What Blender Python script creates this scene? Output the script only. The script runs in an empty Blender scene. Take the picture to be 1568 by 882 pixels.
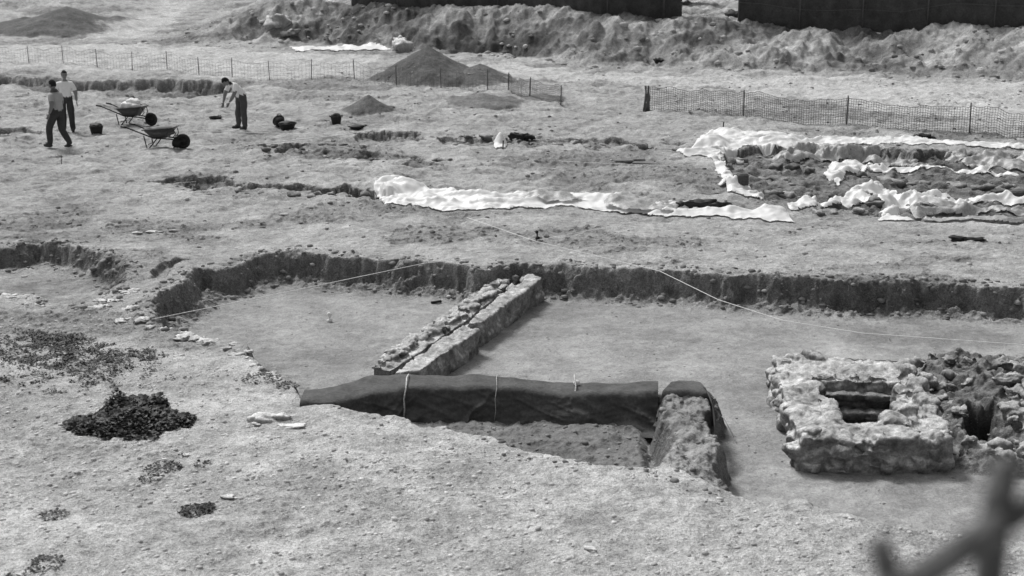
import bpy, bmesh, math, random
import numpy as np
from mathutils import Vector, Matrix
random.seed(4); np.random.seed(3); rng=np.random.default_rng(7)
sc=bpy.context.scene
# ------------------------------------------------ survey geometry (camera 6 m above the site, pitched 14.6 deg)
CH=6.0; F=2154.0; TH=math.atan(561/F); cT,sT=math.cos(TH),math.sin(TH)
def G(px,py,z=0.0):
    r=(px-784)/F; u=-(py-441)/F
    dy=cT+u*sT; dz=-sT+u*cT; t=(z-CH)/dz
    return (r*t, dy*t, z)
def GP(l,z=0.0): return np.array([G(a,b,z)[:2] for a,b in l])
# ------------------------------------------------ noise
T2=rng.random((256,256)).astype(np.float32)*2-1
T3=rng.random((64,64,64)).astype(np.float32)*2-1
def vn2(x,y):
    xi=np.floor(x).astype(np.int64); yi=np.floor(y).astype(np.int64)
    fx=x-xi; fy=y-yi; fx=fx*fx*(3-2*fx); fy=fy*fy*(3-2*fy)
    a=T2[xi&255,yi&255]; b=T2[(xi+1)&255,yi&255]; c=T2[xi&255,(yi+1)&255]; d=T2[(xi+1)&255,(yi+1)&255]
    return (a*(1-fx)+b*fx)*(1-fy)+(c*(1-fx)+d*fx)*fy
def fbm(x,y,f,o=4,g=.5,s=0.0):
    r=0; a=1; n=0
    for i in range(o):
        c_,s_=math.cos(.6*i+.3),math.sin(.6*i+.3)
        r=r+a*vn2((x*c_-y*s_)*f+s+17.3*i,(x*s_+y*c_)*f+s*1.7+31.1*i); n+=a; a*=g; f*=2.03
    return r/n
def vn3(p):
    i=np.floor(p).astype(np.int64); f=p-i; f=f*f*(3-2*f); r=0
    for dx in (0,1):
        for dy in (0,1):
            for dz in (0,1):
                w=(f[:,0] if dx else 1-f[:,0])*(f[:,1] if dy else 1-f[:,1])*(f[:,2] if dz else 1-f[:,2])
                r=r+w*T3[(i[:,0]+dx)&63,(i[:,1]+dy)&63,(i[:,2]+dz)&63]
    return r
def fbm3(p,f,o=3,g=.5):
    r=0;a=1;n=0
    for i in range(o):
        r=r+a*vn3(p*f+11.7*i); n+=a; a*=g; f*=2.1
    return r/n
def ss(t):
    t=np.clip(t,0,1); return t*t*(3-2*t)
def sdf(poly,x,y,m=2.0):
    out=np.full(x.shape,-m,dtype=np.float64)
    mn=poly.min(0)-m; mx=poly.max(0)+m
    k=(x>mn[0])&(x<mx[0])&(y>mn[1])&(y<mx[1])
    X=x[k]; Y=y[k]
    if X.size==0: return out
    d=np.full(X.shape,1e9); ins=np.zeros(X.shape,bool); n=len(poly)
    for i in range(n):
        ax,ay=poly[i]; bx,by=poly[(i+1)%n]; ex,ey=bx-ax,by-ay
        t=np.clip(((X-ax)*ex+(Y-ay)*ey)/(ex*ex+ey*ey+1e-12),0,1)
        d=np.minimum(d,(X-ax-t*ex)**2+(Y-ay-t*ey)**2)
        if abs(ey)>1e-9:
            c=((ay>Y)!=(by>Y))&(X<(bx-ax)*(Y-ay)/ey+ax); ins^=c
    d=np.sqrt(d); out[k]=np.where(ins,d,-d); return np.maximum(out,-m)
# ------------------------------------------------ site plan
MAIN=GP([(255,499),(218,480),(250,445),(300,410),(360,402),(385,390),(450,381),(530,392),(620,396),(690,402),(735,414),(800,403),(900,406),(1000,412),(1100,416),(1200,425),(1300,429),(1400,425),(1480,432),(1568,436),(1750,445),(1900,600),(1800,900),(1568,832),(1450,812),(1290,790),(1115,748),(1000,716),(800,682),(700,652),(620,634),(540,625),(470,614),(440,588),(420,572),(395,548),(360,522),(300,510)])
PITA=GP([(-200,368),(0,373),(60,369),(100,372),(150,385),(188,402),(200,424),(160,455),(140,470),(90,462),(40,450),(-60,446),(-200,450)])
SLOT=GP([(205,424),(268,392),(290,394),(240,428)])
FBK=GP([(485,606),(560,588),(620,590),(1000,597),(1020,597),(1020,584),(1000,583),(800,578),(640,574),(565,570),(500,590)])
EBK=GP([(1003,590),(1040,586),(1085,590),(1095,640),(1106,700),(1113,765),(985,735),(1000,690),(1010,640)])
SUBP=GP([(470,614),(620,588),(1000,595),(1020,720),(800,700),(620,650)])
BIN=GP([(1240,574),(1372,578),(1385,645),(1285,652)],-.13)
RUB=GP([(1385,535),(1650,545),(1650,720),(1470,700),(1440,620)],-.4)
HOLE=GP([(1480,610),(1532,612),(1540,668),(1490,672)],-.4)
DIG=GP([(1105,222),(1200,225),(1400,232),(1620,232),(1750,300),(1620,338),(1400,335),(1230,312),(1150,300),(1130,270),(1110,245)])
D1=GP([(180,276),(300,277),(430,286),(560,294),(585,300),(560,304),(400,294),(250,285)])
D2=GP([(410,222),(440,220),(470,218),(440,238),(415,238)])
D3=GP([(530,203),(640,203),(642,216),(570,216)])
D4=GP([(670,212),(760,211),(1000,216),(1040,220),(900,223),(760,221),(690,222)])
D5=GP([(-200,108),(0,115),(120,123),(250,122),(380,130),(365,146),(250,150),(120,142),(0,132),(-200,128)])
D6=GP([(-100,192),(0,196),(60,196),(60,206),(0,208),(-100,206)])
D7=GP([(440,236),(500,232),(650,240),(700,250),(640,252),(520,244)])
TRK=GP([(560,93),(800,98),(1000,115),(1300,118),(1568,126),(1800,130),(1800,215),(1568,200),(1300,168),(1100,138),(900,128),(800,122),(690,118)])
TRL=GP([(-300,72),(0,70),(150,66),(350,74),(600,84),(570,120),(380,122),(120,108),(-300,98)])
TR2=GP([(230,60),(330,10),(420,-10),(300,-20),(190,40),(100,62)])
toe=np.array([G(*p)[:2] for p in [(250,66),(390,70),(480,71),(600,80),(780,88),(900,100),(1100,104),(1300,112),(1568,122),(1900,135)]])
toe=toe[np.argsort(toe[:,0])]
def cone(x,y,px,py,w,h,ex=1.0,s=0):
    cx,cy,_=G(px,py)
    d=np.sqrt((x-cx)**2+((y-cy)*ex)**2)/(w/2)
    d=d*(1+.18*fbm(x,y,.8,3,.5,s+5))
    return h*np.clip(1-d,0,1)**1.08, ss((1.05-d)/.12)
def terrain(x,y):
    wx=x+.19*fbm(x,y,1.0,2,.5,3)+.12*fbm(x,y,4.0,3,.6,9)
    wy=y+.19*fbm(x,y,1.1,2,.5,23)+.12*fbm(x,y,4.2,3,.6,29)
    n1=fbm(x,y,.3,3,.5,1); n2=fbm(x,y,2.2,3,.55,40); n3=fbm(x,y,9,3,.6,60); n4=fbm(x,y,.7,4,.6,80)
    n5=fbm(x*.7,y*1.3,.45,5,.62,300)
    z=.06*n1+.035*n2+.018*n3
    z=z+.07*n4*ss((y-22)/8)+.12*n4*ss((y-40)/10)+.075*n2*ss((y-25)/8)
    fg=ss((21.5-y)/3.5)
    dk=ss((n5-.02)/.3)*(1-.55*fg)
    tone=.375*(1+.22*n4+.18*n2)*(1-.30*dk)
    z=z+.06*np.maximum(n3,0)*dk
    tone=tone*(1+.24*fg)
    sm=sdf(MAIN,wx,wy); sa=sdf(PITA,wx,wy)
    wv=fbm(x,y,1.3,3,.5,66)
    wd=np.where(y>20,.26+.30*wv,.2)
    inm=ss(sm/np.maximum(wd,.08))*.78+.22*ss((sm-.12)/.5)
    solid=np.maximum(ss((sdf(FBK,wx*.2+x*.8,wy*.2+y*.8)+.08)/.12)*.94, ss((sdf(EBK,wx,wy)+.16)/.26))
    fac=inm*(1-solid*.90)
    fm=np.exp(-np.maximum(sm,0)/.5)
    floor=-.54+.06*n1+(.022+.05*fm)*n2+(.010+.03*fm)*n3+.02*n4-.06*ss((20-y)/4)
    z=z*(1-fac)+fac*floor
    band=fac*(1-fac)*4*(y>20)
    z=z+band*(.15*n2+.11*n3)
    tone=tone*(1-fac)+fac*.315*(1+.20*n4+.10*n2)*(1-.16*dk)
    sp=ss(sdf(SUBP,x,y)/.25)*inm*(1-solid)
    z=z+.19*sp; tone=tone*(1-.40*sp)  # sub-pit floor tone darkened with painted shade
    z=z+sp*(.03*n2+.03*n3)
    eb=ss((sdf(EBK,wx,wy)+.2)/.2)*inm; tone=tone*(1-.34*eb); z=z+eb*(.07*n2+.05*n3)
    fa=ss(sa/(.30+.15*wv)); z=z*(1-fa)+fa*(-.48+.03*n2+.14*np.exp(-np.maximum(sa,0)/.4)*(1+n2)); tone=tone*(1-.1*fa)
    z=z-.13*ss(sdf(SLOT,wx,wy)/.12)
    rim=np.exp(-(np.minimum(np.abs(sm+.12),np.abs(sa+.12))/.15)**2)*(y>21.0)
    z=z+rim*.07*n2
    z=z-.06*ss((sdf(FBK,x,y)+.05)/.1)
    rb=ss(sdf(RUB,wx,wy)/.3); z=z+rb*(.17+.20*n2+.07*n3); tone=tone*(1-.30*rb)
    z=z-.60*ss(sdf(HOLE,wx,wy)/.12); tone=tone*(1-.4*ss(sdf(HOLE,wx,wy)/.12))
    bi=ss(sdf(BIN,x,y)/.04); z=z-.75*bi; tone=tone*(1-.55*bi)  # basin interior darkened, its shadow painted into the tone
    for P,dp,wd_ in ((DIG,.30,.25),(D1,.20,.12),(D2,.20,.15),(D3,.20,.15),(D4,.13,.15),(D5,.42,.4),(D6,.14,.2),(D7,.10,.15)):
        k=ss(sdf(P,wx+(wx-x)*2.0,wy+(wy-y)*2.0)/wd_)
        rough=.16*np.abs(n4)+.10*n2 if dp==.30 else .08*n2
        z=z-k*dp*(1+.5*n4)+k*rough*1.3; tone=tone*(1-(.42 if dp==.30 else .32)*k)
    for px,py,w,h,ex,t in ((655,119,4.6,1.28,.8,.12),(735,121,3.2,.62,.8,.14),(565,168,1.8,.50,.9,.15),(740,156,2.6,.30,.7,.18),(830,150,1.5,.15,.8,.2),(105,46,8.5,1.35,.8,.13),(40,44,6,.7,.8,.14),(180,40,5,.6,.8,.15)):
        c,mk=cone(x,y,px,py,w,h,ex,px)
        z=np.maximum(z,c*mk+z*(1-mk)+.05*n2*mk); tone=tone*(1-mk)+mk*t*(1+.25*n2)
    ty=np.interp(x,toe[:,0],toe[:,1])+1.6*fbm(x,y,.22,3,.5,100)
    hx=ss((x+19.5)/7)*(1-.16*ss((x-2)/14))
    b=.6*ss((y-ty)/6.0)+.4*np.clip((y-ty)/6.0,0,1)
    gul=np.abs(fbm(x*1.2,y*.8,.55,4,.55,130)); lum=fbm(x,y,.3,3,.55,140)
    up=ss((y-ty)/1.5)
    z=z+hx*(1.72*b-up*(1-ss((y-ty-5)/2))*(gul*.95-.15)+up*.52*lum*(1-ss((y-ty-6)/3))+up*.15*n2)
    face=up*(1-ss((y-ty-5.8)/1.5))*hx
    tone=tone*(1-face)+face*np.clip(.275+.42*lum-.16*n2+.30*(gul-.25)-.10*dk,.10,.52)
    lft=ss((-x-12)/5)*ss((y-82)/25); z=z+lft*(1.0+.8*n1)
    tk=np.maximum.reduce([ss(sdf(P,wx+3*(wx-x),wy+6*(wy-y))/1.0) for P in (TRK,TRL,TR2)])
    tone=tone*(1-tk)+tk*.49*(1+.12*n4+.07*n2)
    z=z-tk*.04*n2
    z=z*(1-ss((11-y)/3))+3.9*ss((10.3-y)/8)+.05*n2*ss((11-y)/3)
    return z,np.clip(tone,.05,.62)
def Hs(x,y):
    z,_=terrain(np.array([x],float),np.array([y],float)); return float(z[0])
def on(px,py,z=0.0):
    x,y,_=G(px,py,z); return Vector((x,y,Hs(x,y)))
# ------------------------------------------------ materials
def newmat(name):
    m=bpy.data.materials.new(name); m.use_nodes=True; nt=m.node_tree; nt.nodes.clear()
    o=nt.nodes.new('ShaderNodeOutputMaterial'); p=nt.nodes.new('ShaderNodeBsdfPrincipled')
    nt.links.new(p.outputs[0],o.inputs[0]); return m,nt,p
def nmath(nt,op,a,b):
    n=nt.nodes.new('ShaderNodeMath'); n.operation=op
    for i,v in enumerate((a,b)):
        if isinstance(v,(int,float)): n.inputs[i].default_value=v
        else: nt.links.new(v,n.inputs[i])
    return n.outputs[0]
def nnoise(nt,co,scale,detail=3,rough=.6):
    n=nt.nodes.new('ShaderNodeTexNoise'); n.inputs['Scale'].default_value=scale; n.inputs['Detail'].default_value=detail; n.inputs['Roughness'].default_value=rough
    nt.links.new(co,n.inputs['Vector']); return n.outputs[0]
def nramp(nt,v,a,b,c,d):
    n=nt.nodes.new('ShaderNodeMapRange'); nt.links.new(v,n.inputs[0])
    for i,k in enumerate((a,b,c,d)): n.inputs[i+1].default_value=k
    return n.outputs[0]
def mkmat(name,base=.3,var=.25,scale=8,rough=.9,bump=.3,bdist=.01,attr=False,top=0.0,transl=0.0,spec=.2,metal=0):
    m,nt,p=newmat(name); co=nt.nodes.new('ShaderNodeTexCoord').outputs['Object']
    if attr:
        a=nt.nodes.new('ShaderNodeAttribute'); a.attribute_name='tone'; v=a.outputs['Fac']
    else:
        vv=nt.nodes.new('ShaderNodeValue'); vv.outputs[0].default_value=base; v=vv.outputs[0]
    n=nnoise(nt,co,scale,5,.65); v=nmath(nt,'MULTIPLY',v,nramp(nt,n,.3,.7,1-var,1+var))
    n2=nnoise(nt,co,scale*6,3,.6); v=nmath(nt,'MULTIPLY',v,nramp(nt,n2,.3,.7,1-var*.7,1+var*.7))
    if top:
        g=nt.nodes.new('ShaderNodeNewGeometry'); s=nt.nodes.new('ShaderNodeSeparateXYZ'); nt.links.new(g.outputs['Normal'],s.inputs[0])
        v=nmath(nt,'MULTIPLY',v,nramp(nt,s.outputs[2],.1,.85,1-top,1+top*.35))  # upward faces lightened, sides darkened: dust plus light and shade put in colour
    v=nmath(nt,'MINIMUM',v,.85)
    nt.links.new(v,p.inputs['Base Color']); p.inputs['Roughness'].default_value=rough; p.inputs['Specular IOR Level'].default_value=spec; p.inputs['Metallic'].default_value=metal
    if bump:
        b=nt.nodes.new('ShaderNodeBump'); b.inputs['Strength'].default_value=bump; b.inputs['Distance'].default_value=bdist
        nt.links.new(nmath(nt,'ADD',n,nmath(nt,'MULTIPLY',n2,.5)),b.inputs['Height']); nt.links.new(b.outputs[0],p.inputs['Normal'])
    if transl:
        t=nt.nodes.new('ShaderNodeBsdfTranslucent'); nt.links.new(v,t.inputs[0]); mx=nt.nodes.new('ShaderNodeMixShader'); mx.inputs[0].default_value=transl
        o=[q for q in nt.nodes if q.type=='OUTPUT_MATERIAL'][0]
        nt.links.new(p.outputs[0],mx.inputs[1]); nt.links.new(t.outputs[0],mx.inputs[2]); nt.links.new(mx.outputs[0],o.inputs[0])
    return m
def ground_material():
    m,nt,p=newmat('soil'); co=nt.nodes.new('ShaderNodeTexCoord').outputs['Object']
    a=nt.nodes.new('ShaderNodeAttribute'); a.attribute_name='tone'; v=a.outputs['Fac']
    g=nt.nodes.new('ShaderNodeAttribute'); g.attribute_name='grit'; gr=g.outputs['Fac']
    n0=nnoise(nt,co,1.3,5,.6); n1=nnoise(nt,co,7,5,.65); n2=nnoise(nt,co,30,4,.7); n3=nnoise(nt,co,80,2,.6)
    v=nmath(nt,'MULTIPLY',v,nramp(nt,n0,.32,.68,.80,1.20))
    for n,k in ((n1,.24),(n2,.30),(n3,.25)):
        v=nmath(nt,'MULTIPLY',v,nmath(nt,'ADD',1.0,nmath(nt,'MULTIPLY',gr,nramp(nt,n,.32,.68,-k,k))))
    vo=nt.nodes.new('ShaderNodeTexVoronoi'); vo.inputs['Scale'].default_value=22; nt.links.new(co,vo.inputs['Vector'])
    sp=nramp(nt,vo.outputs['Distance'],.10,.22,1,0); sel=nmath(nt,'MULTIPLY',gr,nramp(nt,nnoise(nt,co,3.5,2),.5,.6,0,.30))
    v=nmath(nt,'ADD',v,nmath(nt,'MULTIPLY',nmath(nt,'MULTIPLY',sp,sel),.5))
    v=nmath(nt,'MINIMUM',v,.75)
    nt.links.new(v,p.inputs['Base Color']); p.inputs['Roughness'].default_value=.95; p.inputs['Specular IOR Level'].default_value=.1
    h=nmath(nt,'ADD',nmath(nt,'MULTIPLY',n1,1.2),nmath(nt,'ADD',nmath(nt,'MULTIPLY',n2,.5),nmath(nt,'MULTIPLY',sp,.15)))
    b=nt.nodes.new('ShaderNodeBump'); b.inputs['Distance'].default_value=.055; nt.links.new(nmath(nt,'MULTIPLY',gr,.9),b.inputs['Strength'])
    nt.links.new(h,b.inputs['Height']); nt.links.new(b.outputs[0],p.inputs['Normal']); return m
M_soil=ground_material()
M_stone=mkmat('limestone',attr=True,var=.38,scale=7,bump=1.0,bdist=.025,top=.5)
M_pebble=mkmat('pebbles',attr=True,var=.15,scale=20,bump=0)
M_leaf=mkmat('leaves',attr=True,var=.3,scale=10,rough=.6,bump=0,transl=.15)
M_plastic=mkmat('white_plastic',base=.82,var=.03,scale=4,rough=.45,bump=.2,bdist=.02,transl=.12,spec=.4)
M_clear=mkmat('dusty_plastic',base=.42,var=.32,scale=5,rough=.4,bump=.4,bdist=.03,transl=.2,spec=.5)
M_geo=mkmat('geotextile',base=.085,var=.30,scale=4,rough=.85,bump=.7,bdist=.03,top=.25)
M_fence=mkmat('fence_fabric',base=.065,var=.3,scale=2.5,rough=.8,bump=.5,bdist=.06)
M_post=mkmat('post_metal',base=.10,var=.2,scale=10,rough=.6,bump=0)
M_rub=mkmat('black_rubber',base=.022,var=.3,scale=10,rough=.6,bump=.2)
M_barrow=mkmat('barrow_steel',base=.06,var=.4,scale=8,rough=.5,bump=.2,spec=.5)
M_net=mkmat('plastic_net',base=.11,var=.2,scale=3,rough=.7,bump=0)
M_string=mkmat('string',base=.8,var=.05,bump=0)
M_wood=mkmat('weathered_wood',base=.18,var=.4,scale=10,bump=.4)
M_rail=mkmat('rusty_steel',base=.11,var=.4,scale=30,bump=.3)
M_white=mkmat('white_paint',base=.75,var=.1,bump=0)
# ------------------------------------------------ mesh helpers
def np_mesh(name,V,Fq,mats,tone=None,grit=None):
    me=bpy.data.meshes.new(name); V=np.asarray(V,np.float32); Fq=np.asarray(Fq,np.int32); n=Fq.shape[1]
    me.vertices.add(len(V)); me.vertices.foreach_set('co',V.ravel())
    me.loops.add(Fq.size); me.loops.foreach_set('vertex_index',Fq.ravel())
    me.polygons.add(len(Fq)); me.polygons.foreach_set('loop_start',np.arange(0,Fq.size,n,dtype=np.int32))
    me.update(calc_edges=True)
    for nm,a in (('tone',tone),('grit',grit)):
        if a is not None:
            at=me.attributes.new(nm,'FLOAT','POINT'); at.data.foreach_set('value',np.asarray(a,np.float32))
    for m in mats: me.materials.append(m)
    ob=bpy.data.objects.new(name,me); sc.collection.objects.link(ob); return ob
_ico={}
def ico(s):
    if s not in _ico:
        b=bmesh.new(); bmesh.ops.create_icosphere(b,subdivisions=s,radius=1.0); b.verts.ensure_lookup_table()
        _ico[s]=(np.array([v.co[:] for v in b.verts]),np.array([[v.index for v in f.verts] for f in b.faces])); b.free()
    return _ico[s]
class MB:
    def __init__(s): s.v=[];s.f=[];s.m=[];s.t=[];s.n=0
    def add(s,V,Fs,m=0,tone=.3):
        V=np.asarray(V,float); s.v.append(V)
        for f in Fs: s.f.append([int(i)+s.n for i in f]); s.m.append(m)
        s.t.append(np.full(len(V),tone)); s.n+=len(V)
    def blob(s,c,r,m=0,sub=2,tone=.3,R=None,boxy=1.0,noise=0.0,nf=1.3):
        V,Fs=ico(sub); V=np.sign(V)*np.abs(V)**boxy
        if noise: V=V*(1+noise*fbm3(V+np.random.rand(3)*30,nf,3))[:,None]
        V=V*np.array(r)
        if R is not None: V=V@np.array(R.to_3x3()).T
        s.add(V+np.array(c),Fs,m,tone)
    def box(s,c,d,R=None,m=0,tone=.3,bev=.08):
        b=bmesh.new(); bmesh.ops.create_cube(b,size=1.0)
        for v in b.verts: v.co=Vector((v.co.x*d[0],v.co.y*d[1],v.co.z*d[2]))
        if bev: bmesh.ops.bevel(b,geom=b.edges[:],offset=min(d)*bev,segments=1,affect='EDGES')
        b.verts.index_update(); V=np.array([v.co[:] for v in b.verts]); Fs=[[v.index for v in f.verts] for f in b.faces]; b.free()
        if R is not None: V=V@np.array(R.to_3x3()).T
        s.add(V+np.array(c),Fs,m,tone)
    def prism(s,quad,z0,z1,m=0,tone=.3):
        n=len(quad); V=[(x,y,z0) for x,y in quad]+[(x,y,z1) for x,y in quad]
        a=sum(quad[i][0]*quad[(i+1)%n][1]-quad[(i+1)%n][0]*quad[i][1] for i in range(n))
        Fs=[list(range(n))[::-1],[i+n for i in range(n)]]+[[i,(i+1)%n,(i+1)%n+n,i+n] for i in range(n)]
        if a<0: Fs=[f[::-1] for f in Fs]
        s.add(V,Fs,m,tone)
    def tube(s,pts,rad,n=8,m=0,tone=.3):
        P=[Vector(p) for p in pts]; V=[];Fs=[]; k=len(P)
        if isinstance(rad,(int,float)): rad=[rad]*k
        ref=None
        for i,p in enumerate(P):
            d=(P[min(i+1,k-1)]-P[max(i-1,0)]).normalized()
            if ref is None: ref=Vector((0,0,1)) if abs(d.z)<.9 else Vector((1,0,0))
            a=d.cross(ref).normalized(); b=a.cross(d); ref=b
            for j in range(n):
                an=2*math.pi*j/n; q=p+(a*math.cos(an)+b*math.sin(an))*rad[i]; V.append(q[:])
        for i in range(k-1):
            for j in range(n): Fs.append([i*n+j,i*n+(j+1)%n,(i+1)*n+(j+1)%n,(i+1)*n+j])
        Fs.append(list(range(n))[::-1]); Fs.append([(k-1)*n+j for j in range(n)]); s.add(V,Fs,m,tone)
    def build(s,name,mats,smooth=True,loc=None,rotz=0,scale=1):
        me=bpy.data.meshes.new(name); V=np.concatenate(s.v); me.from_pydata(V.tolist(),[],s.f)
        me.polygons.foreach_set('material_index',s.m)
        me.polygons.foreach_set('use_smooth',[smooth]*len(s.f))
        at=me.attributes.new('tone','FLOAT','POINT'); at.data.foreach_set('value',np.concatenate(s.t).astype(np.float32))
        for m in mats: me.materials.append(m)
        me.update(); ob=bpy.data.objects.new(name,me); sc.collection.objects.link(ob)
        if loc is not None: ob.location=loc
        ob.rotation_euler[2]=rotz; ob.scale=(scale,)*3; return ob
def rough_solid(name,mb,voxel,amp,fr,tonef,mats,big=0.0):
    ob=mb.build('tmp',[]); md=ob.modifiers.new('r','REMESH'); md.mode='VOXEL'; md.voxel_size=voxel
    dg=bpy.context.evaluated_depsgraph_get(); e=ob.evaluated_get(dg); me=bpy.data.meshes.new_from_object(e)
    n=len(me.vertices); V=np.zeros(n*3,np.float32); me.vertices.foreach_get('co',V); V=V.reshape(-1,3)
    N=np.zeros(n*3,np.float32); me.vertices.foreach_get('normal',N); N=N.reshape(-1,3)
    Vd=V.astype(float); d=amp*fbm3(Vd,fr,4,.65)+big*fbm3(Vd,2.5,2)-amp*.6*np.maximum(0,fbm3(Vd+7,fr*.8,2)-.15)*3
    V=V+N*d[:,None]
    if big: V[:,0]+=(big*.7*fbm3(Vd+31,2.2,2)).astype(np.float32); V[:,1]+=(big*.7*fbm3(Vd+53,2.2,2)).astype(np.float32)
    me.vertices.foreach_set('co',V.ravel())
    t=tonef(V,N)
    if 'tone' in me.attributes: me.attributes.remove(me.attributes['tone'])
    at=me.attributes.new('tone','FLOAT','POINT'); at.data.foreach_set('value',t.astype(np.float32))
    me.materials.clear()
    for m in mats: me.materials.append(m)
    me.polygons.foreach_set('use_smooth',[True]*len(me.polygons)); me.polygons.foreach_set('material_index',[0]*len(me.polygons)); me.update()
    bpy.data.objects.remove(ob); o=bpy.data.objects.new(name,me); sc.collection.objects.link(o); return o
# ------------------------------------------------ terrain sheet
ys=list(np.arange(-40,9,1.0)); y=9.0
while y<118:
    ys.append(y); y+=(.026 if y>19 else .028)*(y/20)**1.2*(.6 if 21.5<y<28 else 1)
while y<2500:
    ys.append(y); y*=1.06
ys=np.array(ys)
uf=np.linspace(-.47,.47,1080); g=[.47*1.06**i for i in range(1,40)]
us=np.concatenate([-np.array(g[::-1]),uf,np.array(g)])
Y,U=np.meshgrid(ys,us,indexing='ij'); X=U*np.maximum(Y,6.0)
Z,TN=terrain(X.ravel(),Y.ravel()); Z=Z.reshape(X.shape); TN=TN.reshape(X.shape)
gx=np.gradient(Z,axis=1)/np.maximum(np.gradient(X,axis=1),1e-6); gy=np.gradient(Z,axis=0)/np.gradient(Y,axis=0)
sl=np.sqrt(gx**2+gy**2); k=ss((sl-.4)/.9)*(1-.6*ss((Y-48)/8)); TN=TN*(1-.44*k)  # steep faces darkened: damp soil plus wall shade painted into the tone
smn=sdf(MAIN,X.ravel(),Y.ravel())
GR=1-.32*ss((smn-.35)/.5)+.35*k.ravel()+.2*ss((18-Y.ravel())/4)*(smn<0)
nr,nc=X.shape; idx=np.arange(nr*nc).reshape(nr,nc)
Fq=np.stack([idx[:-1,:-1],idx[:-1,1:],idx[1:,1:],idx[1:,:-1]],-1).reshape(-1,4)
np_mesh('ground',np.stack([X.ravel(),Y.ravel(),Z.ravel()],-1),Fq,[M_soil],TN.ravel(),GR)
# ------------------------------------------------ stones scatter
def scatter(name,N,x0x1,y0y1,smin,smax,tmin,tmax,cond=None,pw=2.5,sub=1,flat=.6):
    yy=rng.uniform(*y0y1,N); xx=rng.uniform(-.46,.46,N)*yy if x0x1 is None else rng.uniform(*x0x1,N)
    if cond is not None:
        k=cond(xx,yy); xx=xx[k]; yy=yy[k]
    zz,_=terrain(xx,yy); V0,F0=ico(sub); n=len(xx)
    s=smin+(smax-smin)*rng.random(n)**pw
    sc3=np.stack([s*rng.uniform(.7,1.3,n),s*rng.uniform(.7,1.3,n),s*flat*rng.uniform(.6,1.2,n)],-1)
    an=rng.uniform(0,6.28,n); Vj=V0[None]*(1+.25*(rng.random((n,len(V0),1))-.5)*2)*sc3[:,None]
    c,s_=np.cos(an)[:,None],np.sin(an)[:,None]
    Vx=Vj[...,0]*c-Vj[...,1]*s_; Vy=Vj[...,0]*s_+Vj[...,1]*c
    V=np.stack([Vx+xx[:,None],Vy+yy[:,None],Vj[...,2]+zz[:,None]+s[:,None]*flat*.15],-1).reshape(-1,3)
    Fs=(F0[None]+(np.arange(n)*len(V0))[:,None,None]).reshape(-1,3)
    np_mesh(name,V,Fs,[M_pebble],np.repeat(rng.uniform(tmin,tmax,n),len(V0)))
outm=lambda x,y:(sdf(MAIN,x,y)<-.02)&(fbm(x,y,.9,3,.5,55)>-.25)
scatter('gravel',20000,None,(11,22),.004,.036,.34,.70,outm,5)
scatter('gravel',4500,None,(13,26),.004,.022,.2,.45,lambda x,y:sdf(MAIN,x,y)>.1,4)
scatter('loose_stones',6000,None,(24,58),.010,.07,.22,.55,lambda x,y:fbm(x,y,.6,3,.5,75)>.02,6)
scatter('midfield_clods',9000,None,(26,55),.010,.075,.12,.28,lambda x,y:fbm(x*.7,y*1.3,.45,5,.62,300)>.10,5)
scatter('soil_clods',14000,None,(20.5,30),.012,.075,.12,.32,lambda x,y:(np.abs(sdf(MAIN,x,y)-.12)<.42)|(np.abs(sdf(PITA,x,y)-.1)<.38),3)
scatter('soil_clods',3000,None,(14,21),.010,.05,.14,.30,lambda x,y:((sdf(EBK,x,y)>-.15)|(sdf(SUBP,x,y)>0)|(sdf(RUB,x,y)>0))&(sdf(FBK,x,y)<-.15),3)
scatter('berm_rubble',6000,(-20,34),(52,80),.02,.2,.12,.55,lambda x,y:(np.abs(y-np.interp(x,toe[:,0],toe[:,1])-2.5)<4)&(fbm(x,y,.4,2,.5,33)>-.1),4)
scatter('trench_rubble',3600,None,(27,50),.02,.10,.10,.38,lambda x,y:np.maximum.reduce([sdf(P,x,y) for P in (DIG,D1,D2,D3,D4,D7)])>-.25,2)
# ------------------------------------------------ masonry
def stone_tone(base):
    def f(V,N):
        V=V.astype(float); n=fbm3(V,4,4,.6); c=fbm3(V,14,3,.6)
        return np.clip(base*(1+.75*n+.45*c),.06,.70)
    return f
def Rz(a,b=0,c=0): return Matrix.Rotation(a,4,'Z')@Matrix.Rotation(b,4,'X')@Matrix.Rotation(c,4,'Y')
def rock_row(mb,pts,z,step,size,boxy=.7,jit=.04,flat=.6,zj=.03,noise=.5):
    for i in range(len(pts)-1):
        a=Vector(pts[i]);b=Vector(pts[i+1]);L=(b-a).length;n=max(1,int(L/step))
        for j in range(n):
            p=a+(b-a)*((j+.5)/n); s=size*random.uniform(.55,1.25); an=math.atan2((b-a).y,(b-a).x)
            mb.blob((p.x+random.uniform(-jit,jit),p.y+random.uniform(-jit,jit),z+random.uniform(-zj,zj)),(s*random.uniform(.9,1.4),s,s*flat),sub=2,R=Rz(an+random.uniform(-.4,.4),random.uniform(-.3,.3),random.uniform(-.3,.3)),boxy=boxy,noise=noise,nf=1.6)
mb=MB(); zt=-.12
def q(l,z): return [G(a,b,z)[:2] for a,b in l]
mb.prism(q([(603,569),(640,569),(680,541),(733,506),(714,494),(655,534)],zt-.03),-.75,zt-.03)
mb.prism(q([(716,494),(738,494),(788,458),(832,425),(812,420),(764,457)],zt),-.75,zt+.01)
rock_row(mb,q([(612,566),(660,533),(718,496)],zt),zt-.09,.2,.075); rock_row(mb,q([(722,490),(760,462),(806,424)],zt),zt-.06,.2,.075)
mb.prism(q([(570,560),(598,563),(650,530),(712,488),(795,425),(775,421),(690,470),(612,522)],-.28),-.75,-.32)
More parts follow.
